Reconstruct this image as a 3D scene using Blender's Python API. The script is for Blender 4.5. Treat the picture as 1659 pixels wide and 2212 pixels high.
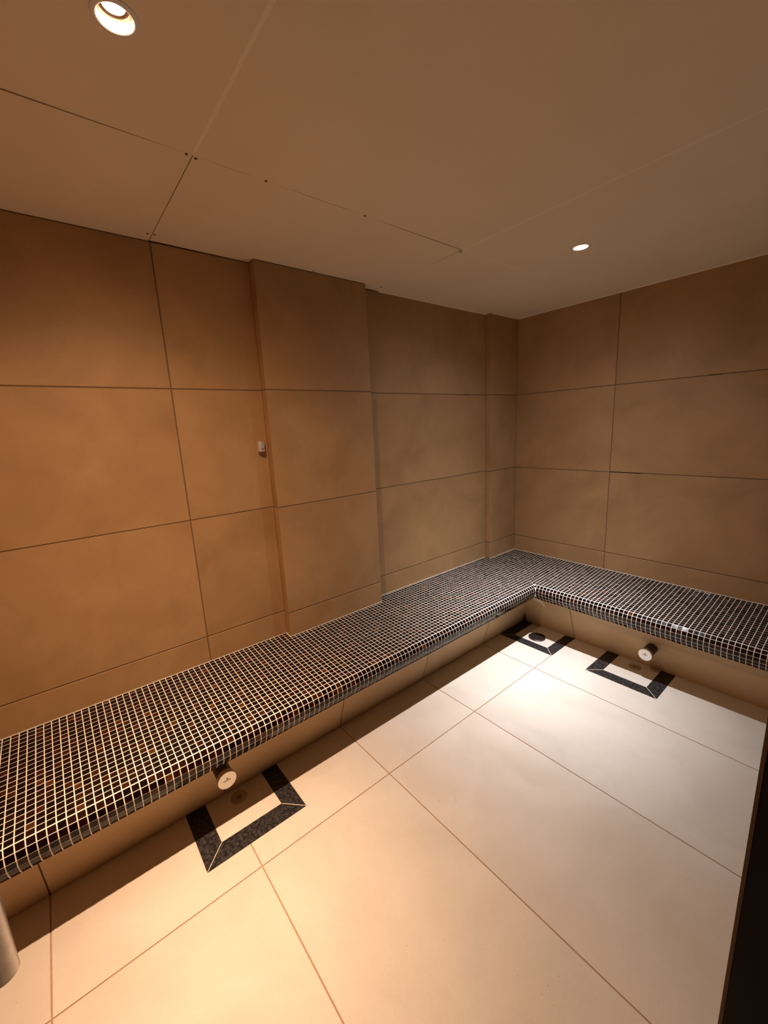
import bpy, bmesh, math, random
from mathutils import Vector, Matrix

random.seed(7)
scene = bpy.context.scene
for o in list(bpy.data.objects):
    bpy.data.objects.remove(o, do_unlink=True)
COL = scene.collection

# ------------------------------------------------------------------ camera
cam_d = bpy.data.cameras.new('camera')
cam = bpy.data.objects.new('camera', cam_d)
COL.objects.link(cam)
cam.location = (2.0663, -3.1010, 1.5825)
cam.rotation_euler = (1.3666, 0.0470, 0.8836)
cam_d.sensor_fit = 'VERTICAL'
cam_d.sensor_height = 36.0
cam_d.sensor_width = 27.0
FPX = 882.937
cam_d.lens = 36.0 * FPX / 2212.0
cam_d.clip_start = 0.01
scene.camera = cam

# ------------------------------------------------------------------ world, exposure
world = bpy.data.worlds.new('world')
scene.world = world
world.use_nodes = True
world.node_tree.nodes['Background'].inputs[0].default_value = (1.0, 0.75, 0.5, 1)
world.node_tree.nodes['Background'].inputs[1].default_value = 0.004
vs = scene.view_settings
vs.view_transform = 'Standard'
vs.look = 'None'
vs.exposure = 0.0
vs.gamma = 1.0
vs.use_curve_mapping = False
try:
    scene.cycles.use_denoising = True
    scene.cycles.adaptive_threshold = 0.02
    scene.cycles.max_bounces = 8
    scene.cycles.diffuse_bounces = 6
    scene.cycles.sample_clamp_indirect = 6.0
except Exception:
    pass

# the two recessed lamps (their light; the fittings are built further down)
LAMP_NEAR = (1.010, -2.860)
LAMP_FAR = (1.008, -0.963)
WARM = (1.0, 0.635, 0.40)
COOL = (1.00, 0.985, 1.05)
ZC = 2.384                                   # ceiling height
# measured-looking beam of a reflector lamp: relative intensity against the angle off the axis
BEAM_NEAR = [(0, 1.0), (5, .96), (10, .79), (15, .60), (20, .43), (25, .31), (32, .205), (40, .125), (50, .082), (58, .062), (67, .026), (76, .008), (84, 0)]
BEAM_FAR = [(0, 1.0), (5, .95), (10, .76), (15, .56), (20, .38), (25, .205), (32, .092), (40, .046), (50, .026), (58, .018), (67, .008), (76, .003), (84, 0)]
def downlight_beam(name, xy, colour, power, aim, beam):
    ld = bpy.data.lights.new(name, 'SPOT')
    ld.color = colour
    ld.energy = power
    ld.spot_size = math.radians(174)
    ld.spot_blend = 0.05
    ld.shadow_soft_size = 0.014
    ld.use_nodes = True
    nt = ld.node_tree; n, l = nt.nodes, nt.links
    em = n['Emission']
    tc = n.new('ShaderNodeTexCoord')
    sp = n.new('ShaderNodeSeparateXYZ'); l.new(tc.outputs['Normal'], sp.inputs[0])
    ab = n.new('ShaderNodeMath'); ab.operation = 'ABSOLUTE'; l.new(sp.outputs[2], ab.inputs[0])
    ac = n.new('ShaderNodeMath'); ac.operation = 'ARCCOSINE'; ac.use_clamp = False; l.new(ab.outputs[0], ac.inputs[0])
    dv = n.new('ShaderNodeMath'); dv.operation = 'DIVIDE'; dv.inputs[1].default_value = math.pi / 2; l.new(ac.outputs[0], dv.inputs[0])
    rp = n.new('ShaderNodeValToRGB'); cr = rp.color_ramp
    while len(cr.elements) > 1: cr.elements.remove(cr.elements[-1])
    cr.elements[0].position = 0; cr.elements[0].color = (1, 1, 1, 1)
    for deg, v in beam[1:]:
        e_ = cr.elements.new(deg / 90); e_.color = (v, v, v, 1)
    l.new(dv.outputs[0], rp.inputs[0]); l.new(rp.outputs[0], em.inputs['Strength'])
    lo = bpy.data.objects.new(name, ld)
    COL.objects.link(lo)
    lo.location = (xy[0], xy[1], ZC + 0.006)
    d = Vector((aim[0] - xy[0], aim[1] - xy[1], -ZC))      # swivel lamp, turned a few degrees
    lo.rotation_euler = d.to_track_quat('-Z', 'Y').to_euler()
    return lo
downlight_beam('lamp_beam', LAMP_NEAR, WARM, 515.0, (0.83, -2.87), BEAM_NEAR)
downlight_beam('lamp_beam', LAMP_FAR, COOL, 505.0, (0.76, -0.90), BEAM_FAR)

# ------------------------------------------------------------------ materials
def new_mat(name):
    m = bpy.data.materials.new(name)
    m.use_nodes = True
    return m, m.node_tree.nodes, m.node_tree.links, m.node_tree.nodes['Principled BSDF']

def plain(name, col, rough=0.6, metal=0.0, spec=0.5, emit=None, estr=0.0):
    m, n, l, b = new_mat(name)
    b.inputs['Base Color'].default_value = (*col, 1)
    b.inputs['Roughness'].default_value = rough
    b.inputs['Metallic'].default_value = metal
    b.inputs['Specular IOR Level'].default_value = spec
    if emit:
        b.inputs['Emission Color'].default_value = (*emit, 1)
        b.inputs['Emission Strength'].default_value = estr
    return m

def porcelain(name, c0, c1, c2, rough=0.5, bump=0.04, speck=0.0):
    """matt stone-look porcelain: soft clouds, fine grain, a few specks, per-tile shift"""
    m, n, l, b = new_mat(name)
    geo = n.new('ShaderNodeNewGeometry')
    oi = n.new('ShaderNodeObjectInfo')
    mul = n.new('ShaderNodeMath'); mul.operation = 'MULTIPLY'; mul.inputs[1].default_value = 37.0
    l.new(oi.outputs['Random'], mul.inputs[0])
    add = n.new('ShaderNodeVectorMath'); add.operation = 'ADD'
    l.new(geo.outputs['Position'], add.inputs[0]); l.new(mul.outputs[0], add.inputs[1])
    n1 = n.new('ShaderNodeTexNoise'); n1.inputs['Scale'].default_value = 3.2; n1.inputs['Detail'].default_value = 5
    n1.inputs['Roughness'].default_value = 0.6; n1.inputs['Distortion'].default_value = 0.5
    n2 = n.new('ShaderNodeTexNoise'); n2.inputs['Scale'].default_value = 160; n2.inputs['Detail'].default_value = 3
    l.new(add.outputs[0], n1.inputs['Vector']); l.new(add.outputs[0], n2.inputs['Vector'])
    r1 = n.new('ShaderNodeValToRGB')
    r1.color_ramp.elements[0].position = 0.30; r1.color_ramp.elements[0].color = (*c0, 1)
    r1.color_ramp.elements[1].position = 0.72; r1.color_ramp.elements[1].color = (*c2, 1)
    e = r1.color_ramp.elements.new(0.5); e.color = (*c1, 1)
    l.new(n1.outputs['Fac'], r1.inputs['Fac'])
    mx = n.new('ShaderNodeMixRGB'); mx.blend_type = 'MULTIPLY'; mx.inputs['Fac'].default_value = 0.10
    l.new(r1.outputs[0], mx.inputs[1]); l.new(n2.outputs['Fac'], mx.inputs[2])
    last = mx
    if speck:
        v = n.new('ShaderNodeTexNoise'); v.inputs['Scale'].default_value = 70; v.inputs['Detail'].default_value = 1
        l.new(add.outputs[0], v.inputs['Vector'])
        rs = n.new('ShaderNodeValToRGB')
        rs.color_ramp.elements[0].position = 0.79; rs.color_ramp.elements[0].color = (0, 0, 0, 1)
        rs.color_ramp.elements[1].position = 0.82; rs.color_ramp.elements[1].color = (speck, speck, speck, 1)
        l.new(v.outputs['Fac'], rs.inputs['Fac'])
        m2 = n.new('ShaderNodeMixRGB'); m2.inputs[2].default_value = (c0[0]*.55, c0[1]*.45, c0[2]*.4, 1)
        l.new(rs.outputs[0], m2.inputs['Fac']); l.new(last.outputs[0], m2.inputs[1]); last = m2
    l.new(last.outputs[0], b.inputs['Base Color'])
    rr = n.new('ShaderNodeMapRange'); rr.inputs[3].default_value = rough - .06; rr.inputs[4].default_value = rough + .08
    l.new(n1.outputs['Fac'], rr.inputs[0]); l.new(rr.outputs[0], b.inputs['Roughness'])
    bp = n.new('ShaderNodeBump'); bp.inputs['Strength'].default_value = bump; bp.inputs['Distance'].default_value = 0.002
    l.new(n2.outputs['Fac'], bp.inputs['Height']); l.new(bp.outputs[0], b.inputs['Normal'])
    b.inputs['Specular IOR Level'].default_value = 0.35
    return m

def grainy(name, c0, c1, scale, rough, bump=0.2, metal=0.0):
    m, n, l, b = new_mat(name)
    geo = n.new('ShaderNodeNewGeometry')
    n1 = n.new('ShaderNodeTexNoise'); n1.inputs['Scale'].default_value = scale; n1.inputs['Detail'].default_value = 6
    n1.inputs['Roughness'].default_value = 0.7
    l.new(geo.outputs['Position'], n1.inputs['Vector'])
    r = n.new('ShaderNodeValToRGB')
    r.color_ramp.elements[0].position = 0.35; r.color_ramp.elements[0].color = (*c0, 1)
    r.color_ramp.elements[1].position = 0.68; r.color_ramp.elements[1].color = (*c1, 1)
    l.new(n1.outputs['Fac'], r.inputs['Fac']); l.new(r.outputs[0], b.inputs['Base Color'])
    b.inputs['Roughness'].default_value = rough
    b.inputs['Metallic'].default_value = metal
    if bump:
        bp = n.new('ShaderNodeBump'); bp.inputs['Strength'].default_value = bump; bp.inputs['Distance'].default_value = 0.001
        l.new(n1.outputs['Fac'], bp.inputs['Height']); l.new(bp.outputs[0], b.inputs['Normal'])
    return m

def granite():
    m, n, l, b = new_mat('black_granite')
    geo = n.new('ShaderNodeNewGeometry')
    n1 = n.new('ShaderNodeTexNoise'); n1.inputs['Scale'].default_value = 75; n1.inputs['Detail'].default_value = 6; n1.inputs['Roughness'].default_value = .7
    vo = n.new('ShaderNodeTexVoronoi'); vo.inputs['Scale'].default_value = 150
    l.new(geo.outputs['Position'], n1.inputs['Vector']); l.new(geo.outputs['Position'], vo.inputs['Vector'])
    r = n.new('ShaderNodeValToRGB')
    r.color_ramp.elements[0].position = .42; r.color_ramp.elements[0].color = (.004, .0036, .004, 1)
    r.color_ramp.elements[1].position = .70; r.color_ramp.elements[1].color = (.060, .054, .053, 1)
    l.new(n1.outputs['Fac'], r.inputs['Fac'])
    r2 = n.new('ShaderNodeValToRGB')
    r2.color_ramp.elements[0].position = .06; r2.color_ramp.elements[0].color = (.30, .29, .28, 1)
    r2.color_ramp.elements[1].position = .13; r2.color_ramp.elements[1].color = (0, 0, 0, 1)
    l.new(vo.outputs['Distance'], r2.inputs['Fac'])
    n3 = n.new('ShaderNodeTexNoise'); n3.inputs['Scale'].default_value = 40
    l.new(geo.outputs['Position'], n3.inputs['Vector'])
    r3 = n.new('ShaderNodeValToRGB'); r3.color_ramp.elements[0].position = .52; r3.color_ramp.elements[1].position = .66
    l.new(n3.outputs['Fac'], r3.inputs['Fac'])
    mm = n.new('ShaderNodeMixRGB'); mm.blend_type = 'MULTIPLY'; mm.inputs[0].default_value = 1
    l.new(r2.outputs[0], mm.inputs[1]); l.new(r3.outputs[0], mm.inputs[2])
    ad = n.new('ShaderNodeMixRGB'); ad.blend_type = 'ADD'; ad.inputs[0].default_value = 1
    l.new(r.outputs[0], ad.inputs[1]); l.new(mm.outputs[0], ad.inputs[2])
    l.new(ad.outputs[0], b.inputs['Base Color'])
    b.inputs['Roughness'].default_value = .45
    b.inputs['Specular IOR Level'].default_value = .3
    return m

def ceiling_paint():
    m, n, l, b = new_mat('ceiling_paint')
    geo = n.new('ShaderNodeNewGeometry')
    n1 = n.new('ShaderNodeTexNoise'); n1.inputs['Scale'].default_value = 2.2; n1.inputs['Detail'].default_value = 4
    n2 = n.new('ShaderNodeTexNoise'); n2.inputs['Scale'].default_value = 260; n2.inputs['Detail'].default_value = 3
    l.new(geo.outputs['Position'], n1.inputs['Vector']); l.new(geo.outputs['Position'], n2.inputs['Vector'])
    r = n.new('ShaderNodeValToRGB')
    r.color_ramp.elements[0].position = .3; r.color_ramp.elements[0].color = (.765, .640, .450, 1)
    r.color_ramp.elements[1].position = .7; r.color_ramp.elements[1].color = (.825, .695, .495, 1)
    l.new(n1.outputs['Fac'], r.inputs['Fac']); l.new(r.outputs[0], b.inputs['Base Color'])
    bp = n.new('ShaderNodeBump'); bp.inputs['Strength'].default_value = .12; bp.inputs['Distance'].default_value = .001
    l.new(n2.outputs['Fac'], bp.inputs['Height']); l.new(bp.outputs[0], b.inputs['Normal'])
    b.inputs['Roughness'].default_value = .75
    b.inputs['Specular IOR Level'].default_value = .2
    return m

M = {}
M['wall_tile'] = porcelain('wall_porcelain', (.385, .226, .101), (.45, .268, .122), (.51, .308, .144), rough=.55)
M['floor_tile'] = porcelain('floor_porcelain', (.54, .485, .405), (.58, .525, .445), (.62, .565, .485), rough=.50, speck=.5)
M['riser_tile'] = porcelain('riser_porcelain', (.52, .355, .195), (.56, .385, .215), (.60, .42, .24), rough=.5)
M['joint'] = grainy('brown_grout', (.15, .085, .04), (.22, .13, .065), 90, .85)
M['floor_joint'] = grainy('tan_grout', (.33, .20, .12), (.40, .26, .165), 90, .85)
M['cream_grout'] = grainy('cream_grout', (.82, .76, .65), (.92, .87, .77), 120, .8)
M['sealant'] = plain('white_sealant', (.70, .62, .50), .5)
M['ceiling'] = ceiling_paint()
M['filler'] = plain('joint_filler', (.86, .74, .56), .7)
M['void'] = plain('dark_void', (.012, .008, .005), .9)
M['screw'] = plain('rusty_screw', (.05, .028, .016), .6, .3)
M['granite'] = granite()
M['steel'] = grainy('brushed_steel', (.52, .48, .44), (.66, .62, .57), 60, .34, 0.05, 1.0)
M['dull_steel'] = grainy('tarnished_steel', (.34, .26, .17), (.46, .36, .24), 120, .45, 0.1, .45)
M['face_steel'] = grainy('satin_steel_face', (.80, .78, .74), (.90, .88, .84), 40, .42, 0.03, .75)
M['bronze'] = plain('dark_bronze', (.045, .032, .022), .42, .7)
M['drain_black'] = plain('drain_rubber', (.022, .015, .009), .4)
M['trim_white'] = plain('lamp_trim', (.74, .70, .64), .35)
M['reflector'] = plain('lamp_reflector', (.92, .74, .55), .28, .8)
M['lamp_baffle'] = plain('lamp_baffle', (.07, .028, .01), .6, .2)
M['frame_black'] = plain('black_door_frame', (.006, .004, .003), .6, spec=.2)
M['seal_brown'] = plain('brown_door_seal', (.10, .05, .014), .6)
M['lens_warm'] = plain('lamp_lens_warm', (.9, .9, .9), .3, emit=(1.0, .80, .55), estr=2.6)
M['lens_cool'] = plain('lamp_lens_cool', (.9, .9, .9), .3, emit=(1.0, .98, .94), estr=2.6)
gm, gn, gl, gb = new_mat('clear_glass')
gb.inputs['Base Color'].default_value = (.93, .96, .95, 1)
gb.inputs['Roughness'].default_value = .02
gb.inputs['Transmission Weight'].default_value = 1.0
gb.inputs['IOR'].default_value = 1.45
M['glass'] = gm
sm_, sn_, sl_, sb_ = new_mat('smoked_glass')
sb_.inputs['Base Color'].default_value = (.10, .085, .07, 1)
sb_.inputs['Roughness'].default_value = .03
sb_.inputs['Transmission Weight'].default_value = 1.0
M['smoked_glass'] = sm_
MOSAIC = []
for i, c in enumerate([(.0055, .0020, .0018), (.0095, .0026, .0022), (.017, .0042, .0028),
                       (.034, .0085, .0038), (.062, .021, .0065)]):
    m, n, l, b = new_mat('glass_mosaic_%d' % i)
    geo = n.new('ShaderNodeNewGeometry')
    nz = n.new('ShaderNodeTexNoise'); nz.inputs['Scale'].default_value = 90
    l.new(geo.outputs['Position'], nz.inputs['Vector'])
    r = n.new('ShaderNodeValToRGB')
    r.color_ramp.elements[0].position = .3; r.color_ramp.elements[0].color = (c[0]*.7, c[1]*.7, c[2]*.7, 1)
    r.color_ramp.elements[1].position = .75; r.color_ramp.elements[1].color = (c[0]*1.4, c[1]*1.4, c[2]*1.4, 1)
    l.new(nz.outputs['Fac'], r.inputs['Fac']); l.new(r.outputs[0], b.inputs['Base Color'])
    b.inputs['Roughness'].default_value = .085
    b.inputs['IOR'].default_value = 1.5
    b.inputs['Specular IOR Level'].default_value = .23
    MOSAIC.append(m)
MOSAIC_W = [.44, .31, .16, .07, .02]

# ------------------------------------------------------------------ helpers
def link(name, me, mat, parent=None, loc=None):
    o = bpy.data.objects.new(name, me)
    COL.objects.link(o)
    if mat is not None and not me.materials:
        me.materials.append(mat)
    if parent is not None:
        o.parent = parent
    if loc is not None:
        o.location = loc
    return o

def mesh(verts, faces, name='mesh'):
    me = bpy.data.meshes.new(name)
    me.from_pydata([tuple(v) for v in verts], [], faces)
    me.update()
    return me

def fix(me):
    bm = bmesh.new(); bm.from_mesh(me)
    bmesh.ops.recalc_face_normals(bm, faces=bm.faces)
    bm.to_mesh(me); bm.free(); me.update()
    return me

def empty(name, loc):
    o = bpy.data.objects.new(name, None)
    COL.objects.link(o)
    o.location = loc
    o.empty_display_size = .05
    return o

def tag(o, label, cat, group=None):
    o['label'] = label; o['category'] = cat
    if group: o['group'] = group
    return o

def structure(name, me, mat, label, cat):
    o = link(name, me, mat)
    o['kind'] = 'structure'; o['label'] = label; o['category'] = cat
    return o

def box_vf(x0, x1, y0, y1, z0, z1):
    v = [(x0,y0,z0),(x1,y0,z0),(x1,y1,z0),(x0,y1,z0),(x0,y0,z1),(x1,y0,z1),(x1,y1,z1),(x0,y1,z1)]
    f = [(0,3,2,1),(4,5,6,7),(0,1,5,4),(1,2,6,5),(2,3,7,6),(3,0,4,7)]
    return v, f

def boxes(lst):
    V, F = [], []
    for b in lst:
        v, f = box_vf(*b); k = len(V)
        V += v; F += [tuple(i + k for i in q) for q in f]
    return mesh(V, F)

def slab_vf(w, h, t, bv):
    """tile lying in local xy, front face at z=0, back at z=-t, chamfered rim"""
    a, b = w / 2, h / 2
    lo = [(-a,-b),(a,-b),(a,b),(-a,b)]
    hi = [(-a+bv,-b+bv),(a-bv,-b+bv),(a-bv,b-bv),(-a+bv,b-bv)]
    V = [(x,y,-t) for x,y in lo] + [(x,y,-bv) for x,y in lo] + [(x,y,0) for x,y in hi]
    F = [(8,9,10,11)]
    for i in range(4):
        j = (i + 1) % 4
        F.append((i, j, 4 + j, 4 + i)); F.append((4 + i, 4 + j, 8 + j, 8 + i))
    F.append((3, 2, 1, 0))
    return V, F

def frame_matrix(c, u, v, n):
    m = Matrix.Identity(4)
    for i in range(3):
        m[i][0] = u[i]; m[i][1] = v[i]; m[i][2] = n[i]; m[i][3] = c[i]
    return m

SLABS = {}
def tile(name, parent, c, u, v, n, w, h, t, mat, bv=.0012):
    key = (round(w, 4), round(h, 4), t, bv, mat.name)
    if key not in SLABS:
        me = mesh(*slab_vf(w, h, t, bv)); me.materials.append(mat); SLABS[key] = me
    o = bpy.data.objects.new(name, SLABS[key]); COL.objects.link(o)
    if parent is not None: o.parent = parent
    o.matrix_local = frame_matrix(c, u, v, n)
    return o

def lathe(profile, seg=48, cap0=True, cap1=True):
    """revolve (r, z) about local z"""
    V, F = [], []
    n = len(profile)
    for s in range(seg):
        a = 2 * math.pi * s / seg
        for r, z in profile: V.append((r * math.cos(a), r * math.sin(a), z))
    for s in range(seg):
        t = (s + 1) % seg
        for i in range(n - 1):
            F.append((s*n+i, t*n+i, t*n+i+1, s*n+i+1))
    if cap0 and profile[0][0] > 1e-6: F.append(tuple(s*n for s in reversed(range(seg))))
    if cap1 and profile[-1][0] > 1e-6: F.append(tuple(s*n+n-1 for s in range(seg)))
    me = fix(mesh(V, F))
    for p in me.polygons: p.use_smooth = True
    try: me.set_sharp_from_angle(angle=math.radians(35))
    except Exception: pass
    return me

def plate_with_holes(R, holes, t, seg=48):
    bm = bmesh.new(); edges = []
    def loop(cx, cy, r, k):
        vs = [bm.verts.new((cx + r*math.cos(2*math.pi*i/k), cy + r*math.sin(2*math.pi*i/k), 0)) for i in range(k)]
        return [bm.edges.new((vs[i], vs[(i+1) % k])) for i in range(k)]
    edges += loop(0, 0, R, seg)
    for cx, cy, r in holes: edges += loop(cx, cy, r, 14)
    bmesh.ops.triangle_fill(bm, use_beauty=True, use_dissolve=False, edges=edges)
    g = bmesh.ops.extrude_face_region(bm, geom=list(bm.faces))
    bmesh.ops.translate(bm, verts=[e for e in g['geom'] if isinstance(e, bmesh.types.BMVert)], vec=(0, 0, -t))
    bmesh.ops.recalc_face_normals(bm, faces=bm.faces)
    me = bpy.data.meshes.new('plate'); bm.to_mesh(me); bm.free()
    return me

def prism(poly, z0, z1):
    n = len(poly)
    V = [(x, y, z0) for x, y in poly] + [(x, y, z1) for x, y in poly]
    F = [tuple(range(n))[::-1], tuple(range(n, 2*n))] + [(i, (i+1) % n, n+(i+1) % n, n+i) for i in range(n)]
    return fix(mesh(V, F))

# ------------------------------------------------------------------ room numbers
XA, XP, XB, XQ = .0153, .0689, 0.0, .0458          # planes of the left wall: recess, pilaster, bay, corner pilaster
YA, YP0, YP1, YQ = -2.6274, -2.2076, -1.5486, -.3544
XR = .8165                                          # vertical joint of the back wall
XW, YF = 2.017, -3.81                               # right wall and front wall faces
ZJ = (.594, 1.194, 1.794)                           # horizontal tile joints
ZB = .46                                            # seat height at the wall
CX, CY, CZ = .562, .525, .420                       # seat crest (left run / back run) and its height
DOOR0, DOOR1, DOORH = -3.372, -2.503, 2.08
JW = .0050
TT = .008
def seat_z(x, y): return ZB - (ZB - CZ) * max(0, min(x / CX, -y / CY))
ux, uy, uz = Vector((1,0,0)), Vector((0,1,0)), Vector((0,0,1))

# ------------------------------------------------------------------ walls
def left_face(y):
    if y < YP0: return XA
    if y < YP1: return XP
    if y < YQ: return XB
    return XQ

R = .0022                                           # joint depth
wl = structure('wall_left', boxes([(-.15, XA - R, YF, YP0 + R, 0, ZC), (-.15, XP - R, YP0 + R, YP1 - R, 0, ZC),
                                   (-.15, XB - R, YP1 - R, YQ + R, 0, ZC), (-.15, XQ - R, YQ + R, .15, 0, ZC)]),
               M['joint'], 'left wall of large sand-coloured tiles with two shallow pilasters', 'wall')
wb = structure('wall_back', boxes([(XQ - R, XW + .12, R, .15, 0, ZC)]), M['joint'],
               'back wall of large sand-coloured tiles above the short bench', 'wall')
wr = structure('wall_right', boxes([(XW + .004, XW + .060, DOOR1 + .0036, DOOR1 + .050, 0, ZC), (XW + .004, XW + .060, YF, DOOR0 - .0036, 0, ZC),
                                    (XW + .004, XW + .060, -.045, -.0005, 0, ZC), (XW + .004, XW + .060, -1.30, -1.26, 0, ZC),
                                    (XW + .004, XW + .060, DOOR0 - .0036, -.0005, ZC - .05, ZC), (XW + .004, XW + .060, DOOR1 + .05, -.045, 0, .05)]),
               M['frame_black'], 'dark partition at the right edge of the picture beside the doorway', 'wall')
wf = structure('wall_front', boxes([(-.15, XW + .12, YF - .15, YF - R, 0, ZC)]), M['joint'],
               'front wall behind the viewpoint, out of the picture', 'wall')

def wall_rows(z0):
    zs = [z0] + [z for z in ZJ if z > z0 + .02] + [ZC - .0015]
    return list(zip(zs[:-1], zs[1:]))

def wall_tiles(parent, axis, face, a0, a1, nsign, seatfn=None, z0=0.0):
    """one column of tiles between a0..a1 along the wall"""
    for z_lo, z_hi in wall_rows(z0):
        w, h = a1 - a0 - JW, z_hi - z_lo - JW
        zc, ac = (z_lo + z_hi) / 2, (a0 + a1) / 2
        if axis == 'y':
            n = ux * nsign; u = uy * nsign; c = Vector((face, ac, zc))
        else:
            n = uy * nsign; u = -ux * nsign; c = Vector((ac, face, zc))
        tile('wall_tile', parent, c, u, uz, n, w, h, TT if parent is not wl else .006, M['wall_tile'])

zs = ZB - .008
for a0, a1, f in ((YF, YA, XA), (YA, YP0 + .0026, XA), (YP0 - .0024, YP1 + .0024, XP), (YP1 - .0026, YQ + .0026, XB), (YQ - .0024, .0024, XQ)):
    wall_tiles(wl, 'y', f, a0, a1, 1, z0=zs if f < .06 else ZB - .011)
for z_lo, z_hi in wall_rows(zs):                    # narrow returns of the pilasters
    for (y, x0, x1, n) in ((YP0, XA, XP, -1), (YP1, XB, XP, 1), (YQ, XB, XQ, -1)):
        tile('return_tile', wl, Vector(((x0 + x1) / 2 - .0006, y - n * .0002, (z_lo + z_hi) / 2)), ux * -n, uz, uy * n,
             x1 - x0 - .0012, z_hi - z_lo - JW, .006, M['wall_tile'], .0008)
for a0, a1 in ((XQ - .0024, XR), (XR, XW)):
    wall_tiles(wb, 'x', 0.0, a0, a1, -1, z0=zs)
for (a0, a1, z0, z1) in ((DOOR1 + .05, -1.30, .05, ZC - .05), (-1.26, -.045, .05, ZC - .05), (DOOR0, DOOR1, DOORH + .006, ZC - .05)):
    link('glass_pane', boxes([(XW + .026, XW + .036, a0 + .001, a1 - .001, z0 + .001, z1 - .001)]), M['smoked_glass'], wr)
for a0, a1 in ((0.0, .8165), (.8165, XW)):
    wall_tiles(wf, 'x', YF, a0, a1, 1)
# broken-out joint slots
def slot(parent, x0, x1, y0, y1, z0, z1):
    return link('open_joint', boxes([(x0, x1, y0, y1, z0, z1)]), M['void'], parent)
slot(wb, XR + .001, XR + .20, -.0008, .002, ZJ[1] - .0022, ZJ[1] + .0016)
slot(wb, 1.335, 1.40, -.0006, .002, ZJ[2] - .0015, ZJ[2] + .0012)
slot(wl, -.002, .0008, -.62, -.56, ZJ[2] - .0014, ZJ[2] + .0012)
# sealant beads where the seat meets the walls
def bead(parent, pts):
    V, F = [], []
    for (x, y, z, nx, ny) in pts:
        V += [(x, y, z - .003), (x + nx*.0035, y + ny*.0035, z - .003), (x, y, z + .0032)]
    for i in range(0, len(pts) - 1):
        k = 3 * i
        for a, b in ((0, 1), (1, 2), (2, 0)): F.append((k+a, k+b, k+3+b, k+3+a))
    return link('sealant_bead', fix(mesh(V, F)), M['sealant'], parent)
for y0, y1, f in ((YF, YP0, XA), (YP0, YP1, XP), (YP1, YQ, XB), (YQ, 0, XQ)):
    bead(wl, [(f, y0, seat_z(f, -3), 1, 0), (f, y1, seat_z(f, -3 if y1 < -.4 else y1), 1, 0)])
bead(wb, [(XQ, 0, ZB, 0, -1), (XW, 0, ZB, 0, -1)])

# ------------------------------------------------------------------ floor
fl = structure('floor', boxes([(-.15, XW + .6, YF - .15, .15, -.12, -.0025)]), M['floor_joint'],
               'pale stone-look tile floor lit by two ceiling lamps', 'floor')
FX = [.30, .782, 1.985, XW + .6]
FY = [YF, -3.3505, -2.7320, -2.1109, -1.4861, -.8732, -.27]
# outer rectangle and inner opening of the three granite surrounds (x0,x1,y0,y1)
SUR = [dict(o=(.30, .668, -2.896, -2.485), i=(.30, .587, -2.818, -2.560), open='x'),
       dict(o=(.366, .783, -.659, -.27), i=(.447, .714, -.590, -.27), open='y'),
       dict(o=(1.012, 1.411, -.656, -.27), i=(1.087, 1.336, -.582, -.27), open='y')]
def floor_piece(rect, holes):
    """floor tile with rectangular cut-outs, extruded"""
    x0, x1, y0, y1 = rect
    xs = sorted({x0, x1} | {min(max(h[k], x0), x1) for h in holes for k in (0, 1)})
    ys = sorted({y0, y1} | {min(max(h[k], y0), y1) for h in holes for k in (2, 3)})
    bm = bmesh.new(); vm = {}
    def gv(x, y):
        if (x, y) not in vm: vm[(x, y)] = bm.verts.new((x, y, 0))
        return vm[(x, y)]
    for xa, xb in zip(xs[:-1], xs[1:]):
        for ya, yb in zip(ys[:-1], ys[1:]):
            cx, cy = (xa + xb) / 2, (ya + yb) / 2
            if any(h[0] < cx < h[1] and h[2] < cy < h[3] for h in holes): continue
            bm.faces.new([gv(xa, ya), gv(xb, ya), gv(xb, yb), gv(xa, yb)])
    if not bm.faces: return None
    g = bmesh.ops.extrude_face_region(bm, geom=list(bm.faces))
    bmesh.ops.translate(bm, verts=[e for e in g['geom'] if isinstance(e, bmesh.types.BMVert)], vec=(0, 0, -.010))
    bmesh.ops.recalc_face_normals(bm, faces=bm.faces)
    me = bpy.data.meshes.new('floor_piece'); bm.to_mesh(me); bm.free()
    return me
g = .0014
HOLES = [(s['o'][0] - g, s['o'][1] + g, s['o'][2] - g, s['o'][3] + g) for s in SUR]
for xa, xb in zip(FX[:-1], FX[1:]):
    for ya, yb in zip(FY[:-1], FY[1:]):
        r = (xa + JW/2, xb - JW/2, ya + JW/2, yb - JW/2)
        hs = [h for h in HOLES if h[0] < r[1] and h[1] > r[0] and h[2] < r[3] and h[3] > r[2]]
        me = floor_piece(r, hs)
        if me: link('floor_tile', me, M['floor_tile'], fl)
DR = [(.428, -2.690, .036), (.586, -.508, .060), (1.209, -.405, .036)]
for s in SUR:
    i = s['i']
    me = floor_piece((i[0] + g, i[1] - g, i[2] + g, i[3] - g), [])
    link('floor_tile', me, M['floor_tile'], fl)

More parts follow.
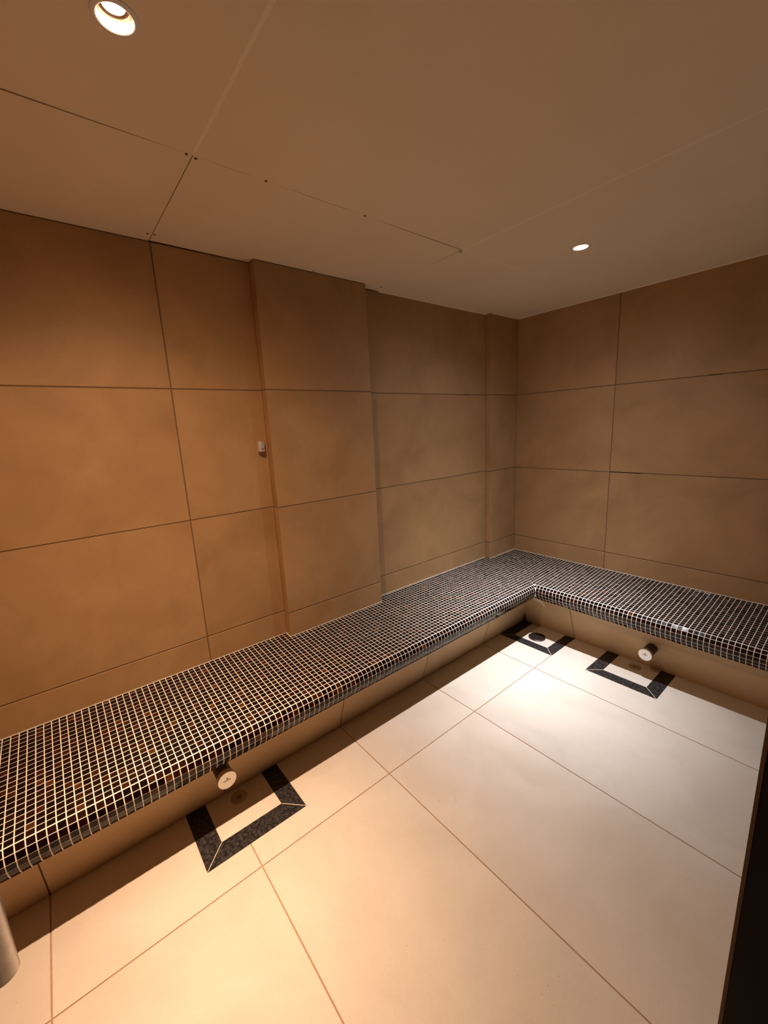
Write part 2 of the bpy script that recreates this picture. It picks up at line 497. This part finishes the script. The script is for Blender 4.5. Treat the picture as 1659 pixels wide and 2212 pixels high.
def surround(s, label):
    x0, x1, y0, y1 = s['o']; a0, a1, b0, b1 = s['i']
    root = empty('granite_surround', ((x0 + x1) / 2, (y0 + y1) / 2, 0))
    tag(root, label, 'floor inlay', 'granite drain surrounds')
    cx, cy = root.location.x, root.location.y
    gg = .0007
    if s['open'] == 'x':
        polys = [[(x0, y0), (x1 - gg, y0), (a1 - gg, b0), (a0, b0)],
                 [(x1, y0 + gg), (x1, y1 - gg), (a1, b1 - gg), (a1, b0 + gg)],
                 [(x0, y1), (a0, b1), (a1 - gg, b1), (x1 - gg, y1)]]
        joints = [((x1, y0), (a1, b0)), ((x1, y1), (a1, b1))]
    else:
        polys = [[(x0, y0 + gg), (a0, b0 + gg), (a0, b1), (x0, y1)],
                 [(x0 + gg, y0), (x1 - gg, y0), (a1 - gg, b0), (a0 + gg, b0)],
                 [(x1, y0 + gg), (x1, y1), (a1, b1), (a1, b0 + gg)]]
        joints = [((x0, y0), (a0, b0)), ((x1, y0), (a1, b0))]
    for p in polys:
        link('granite_strip', prism([(x - cx, y - cy) for x, y in p], -.010, .0006), M['granite'], root)
    for (p, q) in joints:
        d = Vector((q[0]-p[0], q[1]-p[1])).normalized() * .0011; nrm = Vector((-d.y, d.x))
        pts = [(p[0]+nrm.x-cx, p[1]+nrm.y-cy), (q[0]+nrm.x-cx, q[1]+nrm.y-cy), (q[0]-nrm.x-cx, q[1]-nrm.y-cy), (p[0]-nrm.x-cx, p[1]-nrm.y-cy)]
        link('mitre_joint', prism(pts, -.004, .0009), M['sealant'], root)
surround(SUR[0], 'black granite U-shaped floor inlay beside the long bench, nearest the viewer')
surround(SUR[1], 'black granite floor inlay in the corner where both bench runs meet')
surround(SUR[2], 'black granite U-shaped floor inlay in front of the short back bench')

# drains
def grate_drain(x, y, r, label):
    root = empty('floor_drain', (x, y, .0))
    tag(root, label, 'drain', 'round floor drains')
    link('rim', lathe([(r, -.001), (r, .0018), (r - .002, .0028), (r - .008, .0022), (r - .010, .0002), (r - .010, -.001)], 48, False, False), M['dull_steel'], root)
    R_ = r - .0098
    holes = [(0, 0, .0033)] + [(.0098 * math.cos(a), .0098 * math.sin(a), .0033) for a in [math.radians(20 + 60*k) for k in range(6)]]
    link('grate', plate_with_holes(R_, holes, .0012, 40), M['dull_steel'], root, (0, 0, .0016))
    link('sump', lathe([(R_, .0003), (0.0, .0003)], 32, False, False), M['void'], root)
grate_drain(*DR[0], 'round steel drain with seven holes under the long bench')
grate_drain(*DR[2], 'round drain lying in shadow below the steam outlet of the short bench')
root = empty('floor_drain', (DR[1][0], DR[1][1], 0))
tag(root, 'large dark round drain cap in the corner granite inlay', 'drain', 'round floor drains')
r = DR[1][2]
link('rim', lathe([(r, -.001), (r, .007), (r - .002, .0085), (r - .006, .0085), (r - .008, .006), (r - .008, .0018)], 56, False, False), M['drain_black'], root)
link('cap', lathe([(r - .0082, .001), (r - .0082, .0030), (r - .012, .0042), (.012, .0036), (.006, .0024), (0, .0022)], 56, False, False), M['bronze'], root)

# ------------------------------------------------------------------ ceiling
ce = structure('ceiling', boxes([(-.15, XW + .12, YF - .15, .15, ZC + .055, ZC + .12)]), M['void'],
               'white painted board ceiling with panel joints', 'ceiling')
PX, PY0, PY1 = .672, -2.629, -1.427
def arc(cx, cy, r, a0, a1, k=10):
    return [(cx + r*math.cos(math.radians(a0 + (a1-a0)*i/k)), cy + r*math.sin(math.radians(a0 + (a1-a0)*i/k))) for i in range(k + 1)]
def panel(poly, holes=(), z0=ZC, t=.012):
    bm = bmesh.new(); edges = []
    def lp(pts):
        vs = [bm.verts.new((x, y, z0)) for x, y in pts]
        return [bm.edges.new((vs[i], vs[(i+1) % len(vs)])) for i in range(len(vs))]
    edges += lp(poly)
    for cx, cy, r in holes: edges += lp(arc(cx, cy, r, 0, 360 - 7.5, 47))
    bmesh.ops.triangle_fill(bm, use_beauty=True, use_dissolve=False, edges=edges)
    gg = bmesh.ops.extrude_face_region(bm, geom=list(bm.faces))
    bmesh.ops.translate(bm, verts=[e for e in gg['geom'] if isinstance(e, bmesh.types.BMVert)], vec=(0, 0, t))
    bmesh.ops.recalc_face_normals(bm, faces=bm.faces)
    me = bpy.data.meshes.new('panel'); bm.to_mesh(me); bm.free()
    return link('ceiling_panel', me, M['ceiling'], ce)
e = .00015
lampholes = lambda xy: [(xy[0], xy[1], .036)]
p_front_main = panel([(PX+e, YF), (XW+.12, YF), (XW+.12, PY0-e), (PX+e, PY0-e)], lampholes(LAMP_NEAR))
p_mid_main = panel([(PX+e, PY0+e), (XW+.12, PY0+e), (XW+.12, PY1-e), (PX+e, PY1-e)])
p_back_main = panel([(PX+e, PY1+e), (XW+.12, PY1+e), (XW+.12, .0), (PX+e, .0)], lampholes(LAMP_FAR))
# left row: edges bow so that the joint opens and closes as in the room
p_front_left = panel([(0, YF), (PX-.0075, YF), (PX-.0062, -3.05), (PX-.0042, -2.85), (PX-.0008, -2.68), (PX-e, PY0-.002), (0, PY0-.0022)])
p_access = panel([(XA+.004, PY0+.0010), (PX-e, PY0+.0012), (PX-.0011, -2.55), (PX-.0011, -2.48), (PX-e, -2.42), (PX-e, -2.38), (PX-.0021, -2.24), (PX-.0021, -2.12),
                  (PX-e, -2.03), (PX-e, -1.96), (PX-.0030, -1.85), (PX-.0046, -1.60), (PX-.0046, PY1-.004), (.64, PY1-.0032), (.50, PY1-.0022), (.45, PY1-e), (.22, PY1-e), (.14, PY1-.0014), (XB+.003, PY1-.0014)])
p_back_left = panel([(0, PY1+e), (PX-e, PY1+e), (PX-e, 0), (0, 0)])
# filled joints stand a hair proud
def ridge(x0, x1, y0, y1):
    v, f = [], []
    w = .35e-3
    if abs(x1 - x0) > abs(y1 - y0):
        m_ = (y0 + y1) / 2
        v = [(x0,y0,ZC),(x1,y0,ZC),(x0,m_,ZC-w),(x1,m_,ZC-w),(x0,y1,ZC),(x1,y1,ZC)]
    else:
        m_ = (x0 + x1) / 2
        v = [(x0,y0,ZC),(x0,y1,ZC),(m_,y0,ZC-w),(m_,y1,ZC-w),(x1,y0,ZC),(x1,y1,ZC)]
    f = [(0,1,3,2),(2,3,5,4),(0,2,4),(1,5,3),(0,4,5,1)]
    link('filled_joint', fix(mesh(v, f)), M['filler'], ce)
ridge(PX + .012, XW + .1, PY0 - .0045, PY0 + .0045)
ridge(PX + .012, XW + .1, PY1 - .005, PY1 + .005)
ridge(PX - .0035, PX + .0035, PY1 + .012, -.62)
SCREW = lathe([(.0043, .0001), (.0043, -.0011), (.0030, -.0016), (0, -.0010)], 16, False, False)
SCREW.materials.append(M['screw'])
for p, pts in ((p_front_left, [(PX - .004, PY0 - .017), (.080, PY0 - .017)]),
               (p_access, [(PX - .010, PY0 + .010), (PX + .0, -2.405), (PX - .001, -2.003), (PX - .012, -1.433), (.082, -1.893), (.072, -1.436), (.086, PY0 + .008)]),
               (p_back_left, [(PX - .02, PY1 + .012)])):
    for x, y in pts:
        link('screw', SCREW, None, p, (x, y, ZC))
# caulk along the far part of the wall head, open shadow gap along the nearer part
def head_bead(x0, y0, x1, y1, nx, ny):
    V, F = [], []
    for (x, y) in ((x0, y0), (x1, y1)):
        V += [(x, y, ZC), (x + nx*.005, y + ny*.005, ZC), (x, y, ZC - .005)]
    F = [(0,1,4,3),(1,2,5,4),(2,0,3,5),(0,2,1),(3,4,5)]
    link('caulk_bead', fix(mesh(V, F)), M['filler'], ce)
head_bead(XB, -1.40, XB, YQ, 1, 0)
head_bead(XQ, YQ, XQ, 0, 1, 0)
head_bead(XQ, 0, XW, 0, 0, -1)

# downlights
def downlight(xy, lens, label):
    root = empty('recessed_downlight', (xy[0], xy[1], ZC))
    tag(root, label, 'lamp', 'recessed ceiling downlights')
    link('trim_ring', lathe([(.0425, .0), (.0425, -.0016), (.0405, -.0030), (.0345, -.0034), (.0318, -.0022), (.0310, .0005), (.0345, .0015)], 64, False, False), M['trim_white'], root)
    link('reflector', lathe([(.0312, .0005), (.0305, .006), (.0290, .013), (.0272, .018)], 64, False, False), M['reflector'], root)
    link('baffle', lathe([(.0272, .018), (.0272, .0275), (.0200, .0285)], 48, False, False), M['lamp_baffle'], root)
    link('bulb', lathe([(.0195, .0282), (.0212, .0205), (.0204, .0185), (0, .0172)], 48, False, False), lens, root)
    link('housing', lathe([(.0350, .0016), (.0350, .045), (0, .045)], 32, False, False), M['frame_black'], root)
    return root
downlight(LAMP_NEAR, M['lens_warm'], 'warm ceiling downlight near the viewer, top left of the picture')
downlight(LAMP_FAR, M['lens_cool'], 'small white ceiling downlight above the short back bench')

# ------------------------------------------------------------------ bench
P = .02516
bench = empty('tiled_bench', (.3, -1.9, 0))
tag(bench, 'L-shaped built-in bench with dark glass mosaic seat and pale grout', 'bench')
BO = Vector(bench.location)
ANG = [41, 73, 95, 112, 128]
NOSE = [(0.0, CZ)]
for a in ANG:
    d, z = NOSE[-1]
    NOSE.append((d + P*math.cos(math.radians(a)), z - P*math.sin(math.radians(a))))
# core: list of (left offset, back offset, z), seat then nose then soffit
dep = .0013
core = [(0.0, 0.0, ZB - dep)]
for k, (d, z) in enumerate(NOSE):
    a0 = math.radians(ANG[k-1]) if k > 0 else math.atan((ZB - CZ) / CX)
    a1 = math.radians(ANG[k]) if k < len(ANG) else a0
    am = (a0 + a1) / 2
    core.append((CX + d - dep*math.sin(am), CY + d - dep*math.sin(am), z - dep*math.cos(am)))
zn = core[-1][2]
RIS0, RISM = (.367, .334, 0.0), (.367 + .31*zn, .334 + .35*zn, zn)
def sweep(profile, y_end, x_end):
    V, F = [], []
    n = len(profile)
    for dl, db, z in profile: V.append((dl, y_end, z))
    for dl, db, z in profile: V.append((dl, -db, z))
    for dl, db, z in profile: V.append((x_end, -db, z))
    for s in range(2):
        for i in range(n - 1):
            F.append((s*n+i, s*n+i+1, (s+1)*n+i+1, (s+1)*n+i))
    V = [Vector(v) - BO for v in V]
    return mesh(V, F)
cm = fix(sweep(core, YF, XW))
link('seat_bed', cm, M['cream_grout'], bench)
t_ = .006
soff = [core[-1], (RISM[0] - .004, RISM[1] - .004, zn)]
link('soffit', fix(sweep(soff, YF, XW)), M['wall_tile'], bench)
link('riser_bed', fix(sweep([(RISM[0]-t_, RISM[1]-t_, zn), (RIS0[0]-t_, RIS0[1]-t_, 0)], YF, XW)), M['joint'], bench)
# riser tiles (undercut)
def riser_tile(p0, p1, back=False):
    """left: y from p0 to p1; back: x from p0 to p1"""
    k = 1 if back else 0
    d0, d1 = RIS0[k], RISM[k]
    z0, z1 = .0006, zn - .0006
    def pt(s, d, z):
        return Vector((s, -d, z)) if back else Vector((d, s, z))
    s0, s1 = p0 + JW/2, p1 - JW/2
    V = []
    for d_off in (0, -.007):
        for (s, dd, z) in ((s0, d0, z0), (s1, d0, z0), (s1, d1, z1), (s0, d1, z1)):
            V.append(pt(s, dd + d_off, z) - BO)
    F = [(0,1,2,3),(7,6,5,4),(0,4,5,1),(1,5,6,2),(2,6,7,3),(3,7,4,0)]
    link('riser_tile', fix(mesh(V, F)), M['riser_tile'], bench)
ry = [YF, -3.3505, -2.732, -2.1109, -1.4861, -.8732, -.36]
for a, b_ in zip(ry[:-1], ry[1:]): riser_tile(a, b_)
for a, b_ in zip([.39, .783, XW - .03], [.783, XW - .03, XW]):
    if b_ - a > .05: riser_tile(a, b_ if b_ < XW - .04 else XW, True)
# a smear of mortar left under the inner corner
sm = []
for (x, z) in ((.490, .268), (.525, .272), (.560, .264), (.580, .240), (.588, .215), (.576, .207), (.562, .232), (.535, .243), (.505, .250)):
    sm.append((x, z))
zt = zn - .004
V = []
for off in (0.0012, -.002):
    for (x, z) in sm:
        db = RIS0[1] + (RISM[1]-RIS0[1]) * z / zn
        V.append(Vector((x, -(db + off), z)) - BO)
n6 = len(sm)
F = [tuple(range(n6)), tuple(range(n6, 2*n6))[::-1]] + [(i, (i+1) % n6, n6+(i+1) % n6, n6+i) for i in range(n6)]
link('mortar_smear', fix(mesh(V, F)), M['sealant'], bench)

# mosaic cells: centre, run direction u, cross direction v, normal n, width along u, width along v
cells = []
GAP = .0032
def add_cell(c, u, v, n, wu, wv):
    if wu < .004 or wv < .004: return
    cells.append((c, u, v, n, wu, wv))
def grid(a, lo, hi):
    k0 = math.ceil((lo - a) / P - 1); out = []
    k = k0
    while a + k*P < hi:
        if a + (k+1)*P > lo: out.append((max(lo, a + k*P), min(hi, a + (k+1)*P)))
        k += 1
    return out
sl, sb = (ZB - CZ) / CX, (ZB - CZ) / CY
nl = Vector((sl, 0, 1)).normalized(); nb = Vector((0, -sb, 1)).normalized()
vl = uy.cross(nl); vb = nb.cross(ux)
for (y0, y1) in grid(-CY, YF, 0.0):
    ym = (y0 + y1) / 2
    wx = left_face(ym)
    xmax = CX if y1 <= -CY + 1e-6 else XW
    for (x0, x1) in grid(CX, wx, xmax):
        xm = (x0 + x1) / 2
        left = (xm / CX) < (-ym / CY)
        c = Vector((xm, ym, seat_z(xm, ym)))
        hu, hv = (y1 - y0) - GAP, (x1 - x0) - GAP
        if left: add_cell(c, vl, uy, nl, hv, hu)
        else: add_cell(c, ux, -vb if vb.y < 0 else vb, nb, hv, hu)
for k, a in enumerate(ANG):
    (d0, z0), (d1, z1) = NOSE[k], NOSE[k+1]
    dm, zm = (d0 + d1) / 2, (z0 + z1) / 2
    ar = math.radians(a)
    for (y0, y1) in grid(-CY, YF, -(CY + dm)):
        t = Vector((math.cos(ar), 0, -math.sin(ar))); n_ = Vector((math.sin(ar), 0, math.cos(ar)))
        add_cell(Vector((CX + dm, (y0+y1)/2, zm)) + t*(.0008 if k == 0 else 0), t, uy, n_, P - GAP - (.0016 if k == 0 else 0), (y1 - y0) - GAP)
    for (x0, x1) in grid(CX, CX + dm, XW):
        t = Vector((0, math.cos(ar), math.sin(ar))); n_ = Vector((0, -math.sin(ar), math.cos(ar)))
        add_cell(Vector(((x0+x1)/2, -(CY + dm), zm)) - t*(.0008 if k == 0 else 0), ux, t, n_, (x1 - x0) - GAP, P - GAP - (.0016 if k == 0 else 0))
# apparent size decides which tesserae become single parts
rotm = cam.rotation_euler.to_matrix(); cl = Vector(cam.location)
def seen(c, n):
    d = c - cl; q = rotm.transposed() @ d
    if q.z > -.05: return 0
    px, py = 829.5 + FPX*q.x/-q.z, 1106 - FPX*q.y/-q.z
    if not (0 < px < 1659 and 0 < py < 2212): return 0
    return max(0, -(n.dot(d.normalized()))) / d.length_squared
order = sorted(range(len(cells)), key=lambda i: -seen(cells[i][0], cells[i][3]))
single = set(order[:300])
rng = random.Random(3)
MT = .0022
FIELD_V, FIELD_F, FIELD_M = [], [], []
cache = {}
for i, (c, u, v, n, wu, wv) in enumerate(cells):
    sh = rng.choices(range(5), MOSAIC_W)[0]
    j1, j2 = rng.gauss(0, .016), rng.gauss(0, .016)
    n2 = (n + u*j1 + v*j2).normalized()
    u2 = (u - n2*u.dot(n2)).normalized(); v2 = n2.cross(u2)
    c2 = c + n*rng.gauss(0, .00012)
    if i in single:
        key = (round(wu, 4), round(wv, 4), sh)
        if key not in cache:
            me = mesh(*slab_vf(wu, wv, MT, .0007)); me.materials.append(MOSAIC[sh]); cache[key] = me
        o = bpy.data.objects.new('mosaic_tile', cache[key]); COL.objects.link(o); o.parent = bench
        o.matrix_local = frame_matrix(c2 - BO, u2, v2, n2)
    else:
        V, F = slab_vf(wu, wv, MT, .0007)
        k = len(FIELD_V)
        FIELD_V += [c2 - BO + u2*x + v2*y + n2*z for x, y, z in V]
        FIELD_F += [tuple(q + k for q in f) for f in F[:-1]]
        FIELD_M += [sh] * (len(F) - 1)
fm = mesh(FIELD_V, FIELD_F)
for m in MOSAIC: fm.materials.append(m)
fm.polygons.foreach_set('material_index', FIELD_M)
fo = link('mosaic_field', fm, None, bench)
fo['kind'] = 'stuff'
fo['label'] = 'dark brown glass mosaic tiles of the farther seat'

# ------------------------------------------------------------------ steam outlets
def steam_outlet(loc, ang, length, r, label):
    """axis along local +z, pointing into the room"""
    root = empty('steam_outlet', loc)
    tag(root, label, 'steam outlet', 'steam outlets under the bench')
    root.rotation_euler = ang
    link('pipe', lathe([(r*.86, -length), (r*.86, -.022), (r*.90, -.020)], 40, True, True), M['bronze'], root)
    link('head', lathe([(r*.90, -.024), (r*.97, -.022), (r, -.019), (r, -.0025)], 56, True, True), M['dull_steel'], root)
    f = link('face_plate', lathe([(r*1.0, -.0026), (r*1.0, -.0008), (r*.975, 0.0), (0, 0.0)], 56, False, False), M['face_steel'], root)
    b1 = boxes([(-r*.42, r*.36, -r*.05, r*.03, 0, .0004)])
    link('mark', b1, M['bronze'], f)
    link('mark', prism([(-r*.10, r*.12), (r*.10, r*.12), (r*.02, r*.40)], 0, .0004), M['bronze'], f)
    return root
steam_outlet((.549, -2.755, .222), (math.radians(90), 0, math.radians(90)), .116, .0365, 'round steel steam outlet under the long bench beside the near granite inlay')
steam_outlet((1.292, -.512, .165), (math.radians(90), 0, 0), .128, .0365, 'round steel steam outlet under the short back bench')

# ------------------------------------------------------------------ wall sensor
root = empty('wall_sensor', (XA, -2.2510, 1.517))
tag(root, 'small steel cylinder sensor on the left wall beside the tall pilaster', 'sensor')
link('housing', lathe([(.0150, -.0265), (.0175, -.0250), (.0175, .0250), (.0150, .0265)], 40), M['face_steel'], root, (.021, 0, 0))
link('mounting_stem', boxes([(-.001, .010, -.010, .010, -.016, .016)]), M['dull_steel'], root)
link('slot', boxes([(.0335, .0388, -.006, .006, -.0140, -.0105)]), M['void'], root)

# ------------------------------------------------------------------ door
dr = structure('door_1', boxes([(XW + .004, XW + .13, DOOR1 - .0005, DOOR1 + .0035, 0, DOORH + .004),
                                (XW + .004, XW + .13, DOOR0 - .0035, DOOR0 + .0005, 0, DOORH + .004),
                                (XW + .004, XW + .13, DOOR0 - .0035, DOOR1 + .0035, DOORH, DOORH + .004)]),
               M['frame_black'], 'doorway with a dark frame edge at right and a steel tube handle at left', 'door')
link('frame_seal', boxes([(XW - .0002, XW + .0040, DOOR1 - .001, DOOR1 + .004, 0, DOORH)]), M['seal_brown'], dr)
leaf = link('glass_leaf', boxes([(1.205, XW - .02, -3.352, -3.344, .012, 2.05)]), M['glass'], dr)
hx, hy = 1.2685, -3.2935
hd = link('handle', lathe([(0, .747), (.0200, .747), (.0213, .7485), (.0213, 1.4985), (.0200, 1.50), (0, 1.50)], 56, False, False), M['steel'], leaf, (hx, hy, 0))
for z in (.86, 1.38):
    me = lathe([(.009, 0), (.009, .052)], 24)
    so = link('handle_mount', me, M['steel'], leaf, (hx, -3.345, z)); so.rotation_euler = (math.radians(-90), 0, 0)
for z in (.25, 1.80):
    link('hinge', boxes([(XW - .075, XW - .012, -3.358, -3.338, z - .045, z + .045)]), M['steel'], leaf)
